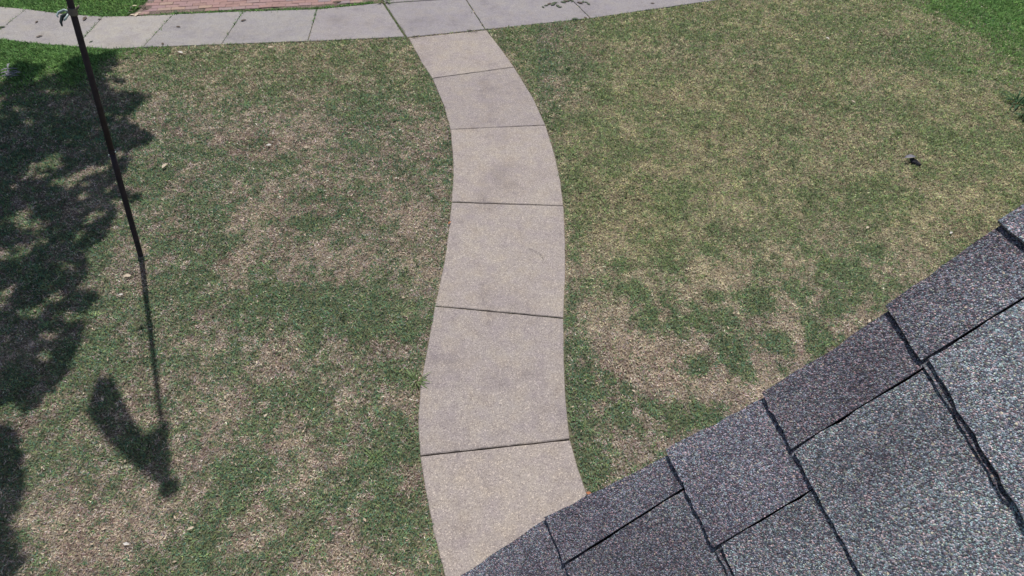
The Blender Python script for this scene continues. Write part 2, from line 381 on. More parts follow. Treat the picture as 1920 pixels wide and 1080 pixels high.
BROWN = spots([(460, 265, .35, .8), (620, 340, .3, .7), (740, 645, .16, .9), (1045, 250, .12, 1.), (420, 490, .15, .5), (700, 790, .18, .6), (450, 960, .15, .7), (1150, 690, .18, .6), (540, 560, .15, .4),
               (620, 970, .15, .6), (1330, 250, .5, .5), (1500, 180, .5, .6), (1150, 430, .18, .6), (1840, 460, .3, .9), (690, 390, .2, .5), (550, 440, .25, .4), (820, 480, .1, .6), (760, 930, .2, .5), (1560, 250, .6, .4),
               (380, 590, .15, .5), (300, 780, .12, .3), (640, 380, .25, .6), (1420, 140, .4, .4)])
lush_r = (G(1700, -10), G(1930, 140)); lush_d = (lush_r[1] - lush_r[0]); lush_n = Vector((lush_d.y, -lush_d.x, 0)).normalized()
if lush_n.dot(G(1910, 20) - lush_r[0]) < 0: lush_n = -lush_n
TL = G(0, 90)
side_n = (G(-100, 60) - G(500, 60)); side_n = Vector((-side_n.y, side_n.x, 0)).normalized()
if side_n.y < 0: side_n = -side_n
def lawn_params(x, y):
    """green, dry, brown, lush in 0..1"""
    def acc(lst, wx, wy):
        a = np.zeros_like(x)
        for (sx, sy, r, s) in lst:
            d2 = ((x + wx - sx) ** 2 + (y + wy - sy) ** 2) / (r * r)
            mk = d2 < 6
            a[mk] += s * np.exp(-d2[mk] * 1.1)
        return np.clip(a, 0, 1.2)
    wx = (nA(x, y, 4.5) - .5) * .26; wy = (nB(x, y, 4.5) - .5) * .26
    f1 = nC(x, y, 1.5, 4) - .5; f2 = nD(x, y, 4.5, 4, .6) - .5; f3 = nA(x + 9, y + 4, 13., 3, .7) - .5
    right = 1 / (1 + np.exp(-(x - .3) * 2))
    low = right * np.clip((x - .7) / .6, 0, 1) * np.clip((4.6 - y) / 1.2, 0, 1)
    g = .485 - .22 * low + .12 * (1 - right) * np.clip((-2.6 - x) / 1.5, 0, 1) + acc(GREEN, wx, wy) * .42 + f1 * (.9 - .5 * low) + f2 * 1.25 + f3 * .95 - acc(DRY, wx, wy) * .40
    d = .46 + acc(DRY, wx, wy) * .5 - f1 * .5 + (nB(x - 5, y + 8, 6., 4, .6) - .5) * 1.0
    g = .5 + .5 * np.tanh((g - .45) * (3.0 + 2.6 * low - .6 * np.clip((y - 5) / 3, 0, 1))); d = .5 + .5 * np.tanh((d - .5) * 2.6)
    tf = np.zeros_like(x); wr = .98 + (nC(x, y, 9., 3, .6) - .5) * 1.6
    for (sx, sy, r, st) in TUFTS:
        mk = (np.abs(x - sx) < r * 2.5) & (np.abs(y - sy) < r * 2.5)
        q_ = np.hypot(x[mk] + wx[mk] * .5 - sx, (y[mk] + wy[mk] * .5 - sy)) / (r * wr[mk])
        tf[mk] = np.maximum(tf[mk], 1 / (1 + np.exp((q_ - 1) * 7)))
    g = g + (1.15 - g) * tf * (.5 + .45 * right * (y < 4.6))
    br = .22 + acc(BROWN, wx, wy) * .5 + (nC(x + 17, y - 3, 3.2, 4, .6) - .5) * 1.1
    # lush, watered grass: upper right corner, upper left by the sidewalk, and the verge beyond it
    s1 = (x - lush_r[0].x) * lush_n.x + (y - lush_r[0].y) * lush_n.y
    lush = 1 / (1 + np.exp(-(s1 + f1 * 1.6 + f2 * 1.2) * 2.6))
    v = (x - TL.x) * side_n.x + (y - TL.y) * side_n.y
    xl = np.clip((-4.9 - x + f1 * 1.2 + f2 * .8 + (v + 0) * .6) / .9, 0, 1) * np.clip((v + 1.5 + f1) / .8, 0, 1)
    lush = np.maximum(lush, xl)
    verge = np.clip((v - .55) * 6, 0, 1) * (x < -2.5)
    lush = np.maximum(lush, verge)
    return np.clip(g, 0, 1), np.clip(d, 0, 1), np.clip(br, 0, 1), np.clip(lush, 0, 1)

def inset_l(p, d): return [tuple(v) for v in inset(p, d)]
# ground sheet
def axis(a, b_, step, far):
    core = list(np.arange(a, b_, step)); out = []; s = step * 2; p = b_
    while p < far: out.append(p); p += s; s *= 1.35
    lo = []; s = step * 2; p = a - step
    while p > -far: lo.append(p); p -= s; s *= 1.35
    return np.array(lo[::-1] + core + out)
gx = axis(-11, 12, .06, 700); gy = axis(-.5, 15, .06, 700)
X, Y = np.meshgrid(gx, gy, indexing='ij'); xs = X.ravel(); ys = Y.ravel()
zz = (nA(xs, ys, .8, 3) - .5) * .03 + (nB(xs, ys, 6, 2) - .5) * .012 - .004
zz = np.minimum(zz, .000)
xy = np.stack([xs, ys], 1)
inp = np.zeros(len(xs), bool)
for p in paved: inp |= inside(xy, inset_l(p, .07))
zz[inp] = -.030
ina = inside(xy, inset_l(apron_poly, .03)); zz[ina] = .010
g, d, br, lu = lawn_params(xs, ys)
def lerp(a, b_, t): return a + (b_ - a) * t[:, None]
c = lerp(np.array([[.20, .165, .13]]), np.array([[.29, .245, .18]]), d)
c = lerp(c, np.array([[.085, .060, .048]]), br * .7)
c = lerp(c, np.array([[.065, .09, .045]]), g * .75)
c = lerp(c, np.array([[.030, .065, .016]]), lu)
c[inp] = (.05, .042, .034); c[ina] = (.19, .15, .13)
nX, nY = len(gx), len(gy)
idx = np.arange(nX * nY).reshape(nX, nY)
quads = np.stack([idx[:-1, :-1], idx[1:, :-1], idx[1:, 1:], idx[:-1, 1:]], -1).reshape(-1, 4)
def np_mesh(name, co, faces, col=None):
    me = bpy.data.meshes.new(name); k = faces.shape[1]
    me.vertices.add(len(co)); me.vertices.foreach_set('co', co.astype(np.float32).ravel())
    me.loops.add(faces.size); me.loops.foreach_set('vertex_index', faces.astype(np.int32).ravel())
    me.polygons.add(len(faces)); me.polygons.foreach_set('loop_start', np.arange(0, faces.size, k, dtype=np.int32))
    if col is not None:
        a = me.attributes.new('col', 'FLOAT_COLOR', 'POINT')
        a.data.foreach_set('color', np.concatenate([col, np.ones((len(col), 1))], 1).astype(np.float32).ravel())
    me.update(calc_edges=True); return me
ground = obj('ground', np_mesh('ground', np.stack([xs, ys, zz], 1), quads, c), M_soil)
ground.data.polygons.foreach_set('use_smooth', [True] * len(ground.data.polygons))
tag(ground, 'flat soil and thatch under the dry lawn', kind='structure')

# blades
PAL = np.array([[.60, .52, .40], [.47, .385, .29], [.37, .312, .288], [.235, .160, .142],      # straw, tan, grey thatch, dark brown
                [.165, .255, .125], [.105, .195, .130], [.27, .315, .135],                          # green, blue green, yellow green
                [.120, .235, .070], [.19, .34, .100], [.74, .68, .59]]) * 1.17                   # lush, lush bright, bleached
def scatter(n_, x0, x1, y0, y1, far_bias):
    out = []
    tot = 0
    while tot < n_:
        x = rng.uniform(x0, x1, n_ * 2); y = rng.uniform(y0, y1, n_ * 2)
        # keep what the camera could see (with a margin to either side), thinner far away
        vx, vy, vz = x, y, -CAM_H
        dep = vx * F.x + vy * F.y + vz * F.z
        px = 960 + FPX * (vx * R.x + vy * R.y + vz * R.z) / dep; py = 540 - FPX * (vx * U.x + vy * U.y + vz * U.z) / dep
        k = (dep > .5) & (px > -260) & (px < 2180) & (py > -160) & (py < 1260)
        pr = np.clip((3.6 / dep) ** far_bias, 0, 1)
        k &= rng.random(len(x)) < pr
        out.append(np.stack([x[k], y[k], dep[k]], 1)); tot += k.sum()
    return np.concatenate(out)[:n_]
def edge_dist_ok(P2, polys, margin):
    bad = np.zeros(len(P2), bool)
    for p in polys:
        q = np.array([(v.x, v.y) for v in inset(p, -margin)]); lo = q.min(0); hi = q.max(0)
        k = np.where((P2[:, 0] > lo[0]) & (P2[:, 0] < hi[0]) & (P2[:, 1] > lo[1]) & (P2[:, 1] < hi[1]))[0]
        bad[k] |= inside(P2[k], [tuple(v) for v in q])
    return ~bad
NBL = 1350000
S = scatter(NBL, -12, 14, .2, 16.5, 1.15)
_pc = [((G(*a) + G(*b_)) / 2) for a, b_ in zip(LE, RE)]
_cy = np.array([p.y for p in _pc])[::-1]; _cx = np.array([p.x for p in _pc])[::-1]
P2 = S[:, :2] + rng.normal(0, 1, (len(S), 2)) * np.where(rng.random(len(S)) < .14, .022, .008)[:, None]
ok = edge_dist_ok(P2 + np.where(P2[:, :1] > np.interp(P2[:, 1], _cy, _cx)[:, None], np.array([[-.012, 0]]), np.array([[-.004, 0]])), path_polys, .002) & edge_dist_ok(P2, walk_polys + old_polys + [apron_poly], -.006)
S = S[ok]; dep = S[:, 2]; x, y = S[:, 0], S[:, 1]
g, d, br, lu = lawn_params(x, y); n_ = len(x)
# small-scale clumping: every blade takes its kind from its own few-centimetre clump
cl = nD(x, y, 20., 2); 
gg = np.clip(.07 + .84 * g + .22 * np.clip((g - .82) / .15, 0, 1) + (cl - .5) * 1.7 * (1 - .5 * np.clip((g - .8) / .2, 0, 1)), 0.03, .97)
u1 = rng.random(n_); u2 = rng.random(n_); u3 = rng.random(n_)
isg = u1 < gg * .96
kind = np.where(isg, np.where(u2 < .42, 4, np.where(u2 < .80, 5, 6)),
                np.where(u2 < .16 + .40 * d - .16 * br, np.where(u3 < .45, 0, 1), np.where(u3 < .28 + .75 * br, 3, 2)))
kind = np.where((rng.random(n_) < .018) & ~isg, 9, kind)
il = rng.random(n_) < lu
kind = np.where(il, np.where(u3 < .6, 7, 8), kind)
lum = .45 + 1.1 * nA(x + 3, y - 7, 21., 2, .6)                     # thin and dense clumps a few centimetres across
col = PAL[kind] * (lum * (1 + rng.normal(0, .14, n_)))[:, None].clip(.35, 1.7)
yel = np.clip((x - .2) / 1.2, 0, 1) * np.clip((y - 3.2) / 2.0, 0, 1) * (.35 + 1.2 * nC(x + 40, y, .7, 3))
yel = yel + .75 * np.exp(-((x - 1.2) ** 2 / 1.2 + (y - 5.6) ** 2 / 2.2))
yel = np.clip(yel + .5 * np.clip((y - 6.2) / 1.5, 0, 1) * (x < .2), 0, 1)[:, None] * (1 - lu[:, None])   # yellowing grass, upper lawns
col = col * (1 + yel * np.array([[.03, .13, -.24]])) * (1 - .0 * yel) * (1 + .25 * lu[:, None] * (nC(x, y + 30, 2.2, 3)[:, None] - .4) * np.array([[1.6, .8, .6]]))
col = col + (np.array([[.43, .425, .235]]) * lum[:, None] - col) * (.38 * yel)
col = col * (1 + rng.normal(0, .05, (n_, 3)))
L = np.where(isg, .024, .021) * rng.uniform(.6, 1.45, n_) * np.where(il, 1.35, 1) * (1 + .04 * np.clip(dep - 4, 0, 9))
Wd = .0062 * rng.uniform(.6, 1.4, n_) * np.clip(dep / 4.2, .85, 3.0)
az = rng.uniform(0, 2 * math.pi, n_); tilt = np.where(isg | il, rng.uniform(.25, 1.15, n_), rng.uniform(.05, .75, n_))
dx = np.cos(az) * np.cos(tilt) * L; dy = np.sin(az) * np.cos(tilt) * L; dz = np.sin(tilt) * L
pz = rng.uniform(0, .013, n_) * np.where(isg, 1., 1.) - .003
wa = az + math.pi / 2 + rng.normal(0, .5, n_); wxx = np.cos(wa) * Wd; wyy = np.sin(wa) * Wd; wzz = rng.normal(0, .35, n_) * Wd
co = np.empty((n_, 3, 3))
co[:, 0] = np.stack([x - wxx / 2, y - wyy / 2, pz - wzz / 2], 1); co[:, 1] = np.stack([x + wxx / 2, y + wyy / 2, pz + wzz / 2], 1); co[:, 2] = np.stack([x + dx, y + dy, pz + dz], 1)
# which lawn a blade belongs to: left of the path, right of the path, or the verge beyond the sidewalk
pc = [((G(*a) + G(*b_)) / 2) for a, b_ in zip(LE, RE)]
pcy = np.array([p.y for p in pc])[::-1]; pcx = np.array([p.x for p in pc])[::-1]
vv = (x - TL.x) * side_n.x + (y - TL.y) * side_n.y
lab = np.where(x < np.interp(y, pcy, pcx), 0, 1)
lab = np.where((vv > .45) & (x < -4.0) & (x < np.interp(y, pcy, pcx)), 2, lab)
for k, (nm, lb) in enumerate([('grass', 'patchy half dry grass left of the curved path'), ('grass', 'patchy yellow green grass right of the curved path'), ('grass', 'lush green verge grass between sidewalk and brick apron')]):
    s_ = np.where(lab == k)[0]
    if not len(s_): continue
    cc = co[s_].reshape(-1, 3); me = np_mesh('grass', cc, np.arange(len(cc)).reshape(-1, 3), np.repeat(col[s_], 3, 0))
    tag(obj(nm, me, M_grass), lb, 'grass', kind='stuff')

# ------------------------------------------------------------------ flagpole
pole = tag(empty('flagpole', POLE_B), 'thin dark flagpole leaning over the left lawn', 'flagpole')
def on_pole(px, py):                                   # where along the pole a photo pixel falls
    r = ray(px, py); a = POLE_U; b_ = r.normalized(); w0 = POLE_B - C0
    A, Bq, Cq = a.dot(a), a.dot(b_), b_.dot(b_); D_, E_ = a.dot(w0), b_.dot(w0)
    return (Bq * E_ - Cq * D_) / (A * Cq - Bq * Bq)
tj = on_pole(200, 285); tc_ = on_pole(129, 20)
def pseg(name, t0, t1, r0, r1, mat, n=18, bow=0):
    k = 8; pts = [POLE_B + POLE_U * (t0 + (t1 - t0) * i / k) for i in range(k + 1)]
    vs, fs = tube(pts, [r0 + (r1 - r0) * i / k for i in range(k + 1)], n)
    me = mesh(name, vs, fs, True); return obj(name, me, mat, pole)
pseg('lower_section', -.3, tj, .0235, .0235, M_pole)
pseg('upper_section', tj, POLE_L - .04, .0225, .0195, M_pole)
pseg('section_joint', tj - .02, tj + .02, .0255, .0255, M_clip).scale = (1, 1, 1)
bpy.data.objects['section_joint'].data.materials.clear(); bpy.data.objects['section_joint'].data.materials.append(M_pole)
pseg('ground_sleeve', -.12, .035, .032, .031, M_collar)
pseg('collar', tc_ - .028, tc_ + .022, .030, .029, M_collar)
def blob(name, pts, rads, mat, parent, n=8):
    vs, fs = tube(pts, rads, n); return obj(name, mesh(name, vs, fs, True), mat, parent)
cc_ = POLE_B + POLE_U * tc_
sd = (-R + U * -.15).normalized()
blob('clip', [cc_ + sd * .03, cc_ + sd * .06 + U * .014, cc_ + sd * .10 + U * .004, cc_ + sd * .115 - U * .016, cc_ + sd * .105 - U * .03], [.008, .009, .008, .007, .005], M_clip, pole)
blob('clip', [cc_ + sd * .03 - U * .02, cc_ + sd * .05 - U * .05, cc_ + sd * .063 - U * .062], [.007, .008, .005], M_clip, pole)
blob('strap', [cc_ + sd * .03 - U * .012, cc_ + sd * .075 - U * .03, cc_ + sd * .085 - U * .07, cc_ + sd * .075 - U * .10], [.008, .013, .009, .005], M_strap, pole)
blob('clip', [cc_ - sd * .028 + U * .004, cc_ - sd * .042 + U * .02, cc_ - sd * .046 + U * .034], [.007, .008, .004], M_collar, pole)
# small glint on the section joint, put into the pale colour of two nubs
blob('joint_glint', [POLE_B + POLE_U * (tj - .03) + sd * .024, POLE_B + POLE_U * (tj - .03) + sd * .036], [.006, .005], M_clip, pole)
blob('joint_glint', [POLE_B + POLE_U * (tj - .01) - sd * .022, POLE_B + POLE_U * (tj - .01) - sd * .033], [.006, .005], M_clip, pole)
bm = bmesh.new(); bmesh.ops.create_uvsphere(bm, u_segments=24, v_segments=14, radius=.076)
for v in bm.verts: v.co += POLE_T
obj('ball', bm_mesh('ball', bm, True), M_gold, pole)

# flag near the top of the pole, above the view: only its shadow shows
up = [(317, 788), (302, 798), (288, 809), (268, 815), (258, 800), (246, 780), (232, 752), (221, 728), (211, 706)]
lo = [(322, 906), (302, 914), (279, 898), (257, 880), (231, 858), (204, 834), (178, 802), (160, 772), (172, 736), (181, 708)]
def lift_at(s): return s
def res(poly, k):
    out = []
    for i in range(k + 1):
        t = i / k * (len(poly) - 1); j = min(int(t), len(poly) - 2); f = t - j
        out.append((poly[j][0] * (1 - f) + poly[j + 1][0] * f, poly[j][1] * (1 - f) + poly[j + 1][1] * f))
    return out
K, Jn = 26, 12; A_, B_ = res(up, K), res(lo, K); vs = []; fs = []
for i in range(K + 1):
    for j in range(Jn + 1):
        f = j / Jn; q = G(A_[i][0] * (1 - f) + B_[i][0] * f, A_[i][1] * (1 - f) + B_[i][1] * f)
        # height on the pole whose shadow falls at this row of the hoist
        z = (POLE_L - 1.02 + .95 * f) * POLE_U.z - (i / K) * .55 + .05 * math.sin(i * .9 + j * .25)
        vs.append(q + SUN * (z / SUN.z))
for i in range(K):
    for j in range(Jn):
        a = i * (Jn + 1) + j; fs.append((a, a + 1, a + Jn + 2, a + Jn + 1))
me = mesh('flag', vs, fs, True); fl = obj('flag', me, M_flag)
md = fl.modifiers.new('thick', 'SOLIDIFY'); md.thickness = .003
tag(fl, 'cloth flag flying from the top of the flagpole', 'flag')

# ------------------------------------------------------------------ tree standing left of the view: its crown shades the left of the lawn
SH = [(-260, 150), (-100, 128), (0, 165), (35, 118), (95, 128), (150, 106), (212, 100), (222, 122), (196, 142), (232, 152), (212, 172), (285, 180), (250, 205), (232, 222), (255, 238), (292, 262), (240, 283), (238, 318),
      (205, 345), (262, 372), (218, 392), (188, 452), (152, 470), (162, 505), (138, 540), (188, 552), (160, 590), (148, 640), (120, 700), (85, 745), (50, 770), (20, 745), (0, 760), (-60, 770), (-120, 790), (-20, 800), (12, 805), (38, 860),
      (40, 930), (20, 965), (18, 1020), (48, 1050), (20, 1090), (-200, 1100), (-420, 800), (-420, 300)]
GAPS = [(80, 318, 34), (98, 300, 22), (62, 425, 26), (38, 470, 22), (75, 450, 16), (150, 440, 12), (128, 500, 16), (40, 400, 12), (165, 345, 10), (10, 640, 8), (205, 215, 12), (185, 175, 9), (110, 215, 7), (150, 300, 8), (20, 255, 8), (90, 540, 9), (180, 500, 10), (60, 225, 6), (25, 350, 10), (0, 560, 12)]
shp = [g2(p) for p in SH]; q = np.array(shp)
tree = tag(empty('tree', (-12.2, 6.6, 0)), 'broad leafy tree left of the flagpole shading the lawn', 'tree')
pts3 = []
cnt = 0
rr = random.Random(3)
Vn = VN(9)
cand = np.stack([rng.uniform(q[:, 0].min(), q[:, 0].max(), 130000), rng.uniform(q[:, 1].min(), q[:, 1].max(), 130000)], 1)
cand = cand[inside(cand, shp)]
keep = np.ones(len(cand), bool)
for (gx_, gy_, gr) in GAPS:
    gp = G(gx_, gy_); rad = gr / 210.
    dd_ = np.hypot(cand[:, 0] - gp.x, cand[:, 1] - gp.y); keep &= ~((dd_ < rad * 1.25) & (rng.random(len(cand)) < .93))
keep &= Vn(cand[:, 0], cand[:, 1], 4.5, 2) > .31
keep &= Vn(cand[:, 0] + 9, cand[:, 1], 11., 2) > .26
cand = cand[keep]
rng.shuffle(cand)
cand = cand[:30000]
lv, lf = [], []
for (x_, y_) in cand:
    z_ = 4.75 + 3.2 * rr.random() ** 1.3
    c_ = Vector((x_, y_, 0)) + SUN * (z_ / SUN.z)
    if c_.z < 4.6: continue
    a = Vector((rr.gauss(0, 1), rr.gauss(0, 1), rr.gauss(0, .6))).normalized(); x1, y1 = frame_of(a)
    s1 = rr.uniform(.06, .10); s2 = s1 * .55; k0 = len(lv)
    lv += [c_ - x1 * s1, c_ - x1 * s1 * .2 + y1 * s2, c_ + x1 * s1, c_ - x1 * s1 * .2 - y1 * s2 + a * .01]
    lf += [(k0, k0 + 1, k0 + 2, k0 + 3)]
o = obj('crown', mesh('crown', lv, lf), M_leaf, tree)
tb = Vector((-12.2, 6.6, 0))
vs, fs = tube([tb + Vector((0, 0, -.2)), tb + Vector((.02, 0, .3)), tb + Vector((.05, .05, 1.6)), tb + Vector((.15, .1, 3.2)), tb + Vector((.3, .1, 4.9)), tb + Vector((.5, .1, 7.2))], [.36, .27, .21, .19, .15, .05], 14)
obj('trunk', mesh('trunk', vs, fs, True), M_bark, tree)
for k in range(11):
    tgt = cand[rr.randrange(len(cand))]; z_ = rr.uniform(5.6, 7.2); e_ = Vector((tgt[0], tgt[1], 0)) + SUN * (z_ / SUN.z)
    s_ = tb + Vector((.2, .1, rr.uniform(4.3, 5.6))); m1 = s_.lerp(e_, .45) + Vector((0, 0, .55)); m1.z = max(m1.z, 5.0)
    vs, fs = tube([s_, m1, e_], [.09, .05, .015], 8); obj('limb', mesh('limb', vs, fs, True), M_bark, tree)

# ------------------------------------------------------------------ house roof in the lower right
PHI, BETA = math.radians(205), math.radians(38)
a_h = Vector((math.cos(PHI), math.sin(PHI), 0)); RN = a_h * math.sin(BETA) + Vector((0, 0, 1)) * math.cos(BETA)
RE_ = Vector((0, 0, 1)).cross(a_h); RD = RE_.cross(RN); RD = RD if RD.z < 0 else -RD
X0 = C0 + ray(1500, 850) * .60
if RE_.dot(ray(1600, 1000) - ray(1500, 850)) < 0: RE_ = -RE_            # v grows inward, away from the rake edge
def RP(x_, y_):
    r = ray(x_, y_); X_ = C0 + r * ((X0 - C0).dot(RN) / r.dot(RN)); v = X_ - X0; return v.dot(RD), v.dot(RE_)
def R3(u_, v_, h_): return X0 + RD * u_ + RE_ * v_ + RN * h_
house = tag(empty('house', R3(.2, .3, -3.)), 'house with grey shingle roof in the lower right corner', 'house')
house.location = (R3(0, .6, 0).x, R3(0, .6, 0).y, 0)
deck = bmesh.new()
def box_roof(bm, u0, u1, v0, v1, h0, h1):
    vs = [bm.verts.new(R3(u_, v_, h_)) for h_ in (h0, h1) for u_, v_ in ((u0, v0), (u1, v0), (u1, v1), (u0, v1))]
    for f_ in ((0, 3, 2, 1), (4, 5, 6, 7), (0, 1, 5, 4), (1, 2, 6, 5), (2, 3, 7, 6), (3, 0, 4, 7)): bm.faces.new([vs[i] for i in f_])
    bmesh.ops.recalc_face_normals(bm, faces=bm.faces)
VR = min(RP(1255, 852)[1], RP(1665, 585)[1], RP(1435, 747)[1])
bm = bmesh.new(); box_roof(bm, -1.6, 1.1, VR + .030, VR + 2.2, -.028, -.007)
roof = obj('roof', bm_mesh('roof', bm), M_felt, house)
bm = bmesh.new(); box_roof(bm, -1.6, 1.1, VR + .045, VR + .065, -.20, -.030); obj('rake_board', bm_mesh('rake_board', bm), M_fascia, house)
# gable wall below the rake
wv = VR + .28; vs = []
for v_ in (wv, wv + .15):
    for u_ in (-1.5, 1.0):
        p = R3(u_, v_, -.032); vs += [Vector((p.x, p.y, 0)), p]
fs = [(0, 2, 3, 1), (4, 5, 7, 6), (0, 1, 5, 4), (2, 6, 7, 3), (1, 3, 7, 5), (0, 4, 6, 2)]
obj('wall', mesh('wall', vs, fs), M_wall, house)

def child_of_roof(name, me, mat):
    o = obj(name, me, mat); o.parent = roof; o.matrix_parent_inverse = Matrix.Translation(house.location).inverted() if False else roof.matrix_world.inverted()
    return o
def tab(name, uL0, uL1, v0, v1, h_butt, mat, over=.05, th=.0042, expo=.15, v0u=None, ragged=.0007):
    """a shingle tab: butt edge from (uL0,v0) to (uL1,v1), running upslope under the next course"""
    K_ = max(6, int(abs(v1 - v0) / .008)); J_ = 10; v0u = v0 if v0u is None else v0u
    rows = []
    q_ = random.Random(int((uL0 + v0) * 9999))
    curl = [q_.gauss(0, .0004) for _ in range(K_ + 1)]
    rg = [q_.gauss(0, ragged) for _ in range(K_ + 1)]
    for j in range(J_ + 1):
        t = j / J_; row = []
        for i in range(K_ + 1):
            f_ = i / K_; ub = uL0 + (uL1 - uL0) * f_; vb = (v0 + (v0u - v0) * t) * (1 - f_) + v1 * f_
            u_ = ub - (expo + over) * t + (rg[i] if j == 0 else 0)
            if i == 0: vb += q_.gauss(0, ragged)
            h_ = h_butt * (1 - t) ** 1.0 + curl[i] * (1 - t)
            row.append((u_, vb, h_))
        rows.append(row)
    vs = []; fs = []
    for top in (0, 1):
        for row in rows:
            for (u_, vb, h_) in row: vs.append(R3(u_, vb, h_ + (th if top else 0)))
    W_ = K_ + 1; n1 = W_ * (J_ + 1); id_ = lambda t, j, i: t * n1 + j * W_ + i
    for j in range(J_):
        for i in range(K_):
            fs.append((id_(1, j, i), id_(1, j, i + 1), id_(1, j + 1, i + 1), id_(1, j + 1, i)))
            fs.append((id_(0, j, i), id_(0, j + 1, i), id_(0, j + 1, i + 1), id_(0, j, i + 1)))
    for i in range(K_):
        fs.append((id_(0, 0, i), id_(0, 0, i + 1), id_(1, 0, i + 1), id_(1, 0, i))); fs.append((id_(0, J_, i + 1), id_(0, J_, i), id_(1, J_, i), id_(1, J_, i + 1)))
    for j in range(J_):
        fs.append((id_(0, j + 1, 0), id_(0, j, 0), id_(1, j, 0), id_(1, j + 1, 0))); fs.append((id_(0, j, K_), id_(0, j + 1, K_), id_(1, j + 1, K_), id_(1, j, K_)))
    me = mesh(name, vs, fs); bm = bmesh.new(); bm.from_mesh(me); bmesh.ops.recalc_face_normals(bm, faces=bm.faces); bm.to_mesh(me); bm.free()
    return child_of_roof(name, me, mat)
# butt lines: (photo point at the rake, photo point further in); joints: where the next tab starts
BUTT = {0: None, 1: ((1032, 978), (1062, 1062)), 2: ((1256, 850), (1368, 1080)), 3: ((1435, 747), (1618, 1080)), 4: ((1666, 583), (1918, 1000)), 5: ((1874, 424), (1925, 500))}
RAKE = {1: ((1030, 970), (1252, 856)), 2: ((1255, 843), (1431, 750)), 3: ((1434, 740), (1662, 589)), 4: ((1664, 577), (1868, 430)), 5: ((1872, 420), (1930, 378))}
JOINT = {1: ((1062, 1060), (1279, 923)), 2: ((1338, 1032), (1528, 912)), 3: ((1496, 841), (1728, 682)), 4: ((1738, 676), (1926, 508))}
uv = {k: (RP(*v[0]), RP(*v[1])) for k, v in BUTT.items() if v}
def ub(k, v_):
    if k in uv:
        (u0, v0), (u1, v1) = uv[k]; s = (u1 - u0) / (v1 - v0)
        if k in (1, 5): s *= .3
        return u0 + s * (v_ - v0)
    if k <= 0: return ub(1, v_) + .142 * (1 - k)
    return ub(5, v_) - .142 * (k - 5)
def lerp2(a, b_, v_): return a[0] + (b_[0] - a[0]) * ((v_ - a[1]) / (b_[1] - a[1]))
for k in range(-6, 15):
    if k in RAKE:
        r0, r1 = RP(*RAKE[k][0]), RP(*RAKE[k][1]); vr0, vr1 = r0[1], r1[1]
    else: vr0 = vr1 = (RP(*RAKE[1][0])[1] if k < 1 else RP(*RAKE[5][0])[1]) + random.uniform(-.003, .003)
    if k in JOINT:
        j0, j1 = RP(*JOINT[k][0]), RP(*JOINT[k][1]); vj = j0[1]; vj1 = j1[1]
    else: vj = vj1 = vr0 + random.uniform(.07, .22)
    hb = .0062
    ex_ = ub(k, vr0) - ub(k + 1, vr0)
    # first tab by the rake
    TN = {0: (.9, .88, .92), 1: (.92, .90, .94), 2: (1.0, .98, 1.02), 3: (.78, .74, .76), 4: (.84, .82, .84), 5: (1.3, 1.33, 1.33)}
    TI = {0: (.92, .92, .94), 1: (1.0, 1.02, 1.02), 2: (1.05, 1.09, 1.07), 3: (1.10, 1.17, 1.13), 4: (1.26, 1.34, 1.30)}
    o = tab('shingle', ub(k, vr0), ub(k, vj - .0011), vr0, vj - .0011, hb, M_shingle, over=.03, expo=ex_, v0u=vr0 + (vr1 - vr0) * 1.2); o.color = (*TN.get(k, (1, 1, 1)), 1)
    off = {2: .009, 4: .0075}.get(k, 0); sl_ = {2: .33, 4: .125}.get(k, .3)
    va = vj + .0011; first = True
    while va < vr0 + 1.9:
        wd = .33 if k in uv or k == 0 else random.uniform(.24, .36)
        vb_ = va + wd
        o = tab('shingle', ub(k, va) - off, ub(k, vb_) - off * .2, va, vb_ - .003, hb + (.0012 if off else .0), M_shingle, over=.03, expo=ex_); o.color = (*(TI.get(k, (1.1, 1.1, 1.1)) if first else (random.uniform(.8, 1.1),) * 3), 1)
        if off and first:
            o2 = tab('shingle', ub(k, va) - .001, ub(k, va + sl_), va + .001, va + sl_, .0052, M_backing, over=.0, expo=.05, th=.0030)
        first = False; off = 0
        va = vb_

# ------------------------------------------------------------------ small things on the ground
def leaf_mesh(name, ln, wd, curl, seed, z=.0):
    q_ = random.Random(seed); vs = []; fs = []; K_ = 6
    for i in range(K_ + 1):
        t = i / K_; w_ = wd * math.sin(math.pi * min(.97, t * .92 + .05)) ** .8 * (1 + q_.uniform(-.2, .2))
        zc = curl * ln * math.sin(math.pi * t) + q_.uniform(0, .04) * ln
        for s_ in (-1, 0, 1): vs.append((ln * (t - .5), s_ * w_ / 2, z + zc * .5 + abs(s_) * curl * wd * .8))
    for i in range(K_):
        for s_ in (0, 1): a = i * 3 + s_; fs.append((a, a + 1, a + 4, a + 3))
    n0 = len(vs)                                        # stalk
    for dy_ in (-.0012, .0012): vs.append((-ln * .5, dy_, z + .002)); vs.append((-ln * .72, dy_ * .6, z + .004))
    fs.append((n0, n0 + 1, n0 + 3, n0 + 2))
    return mesh(name, vs, fs)
def put_leaf(px, py, ln, mat, label, group=None, wd=.45, curl=.08, z=.016, name='fallen_leaf', cat='leaf', rz=None):
    seed = int(px * 7 + py); me = leaf_mesh(name, ln, ln * wd, curl, seed); o = obj(name, me, mat)
    g_ = G(px, py); o.location = (g_.x, g_.y, z); q_ = random.Random(seed)
    o.rotation_euler = (q_.uniform(-.05, .05), q_.uniform(-.05, .05), q_.uniform(0, 6.3) if rz is None else rz)
    tag(o, label, cat, group); return o
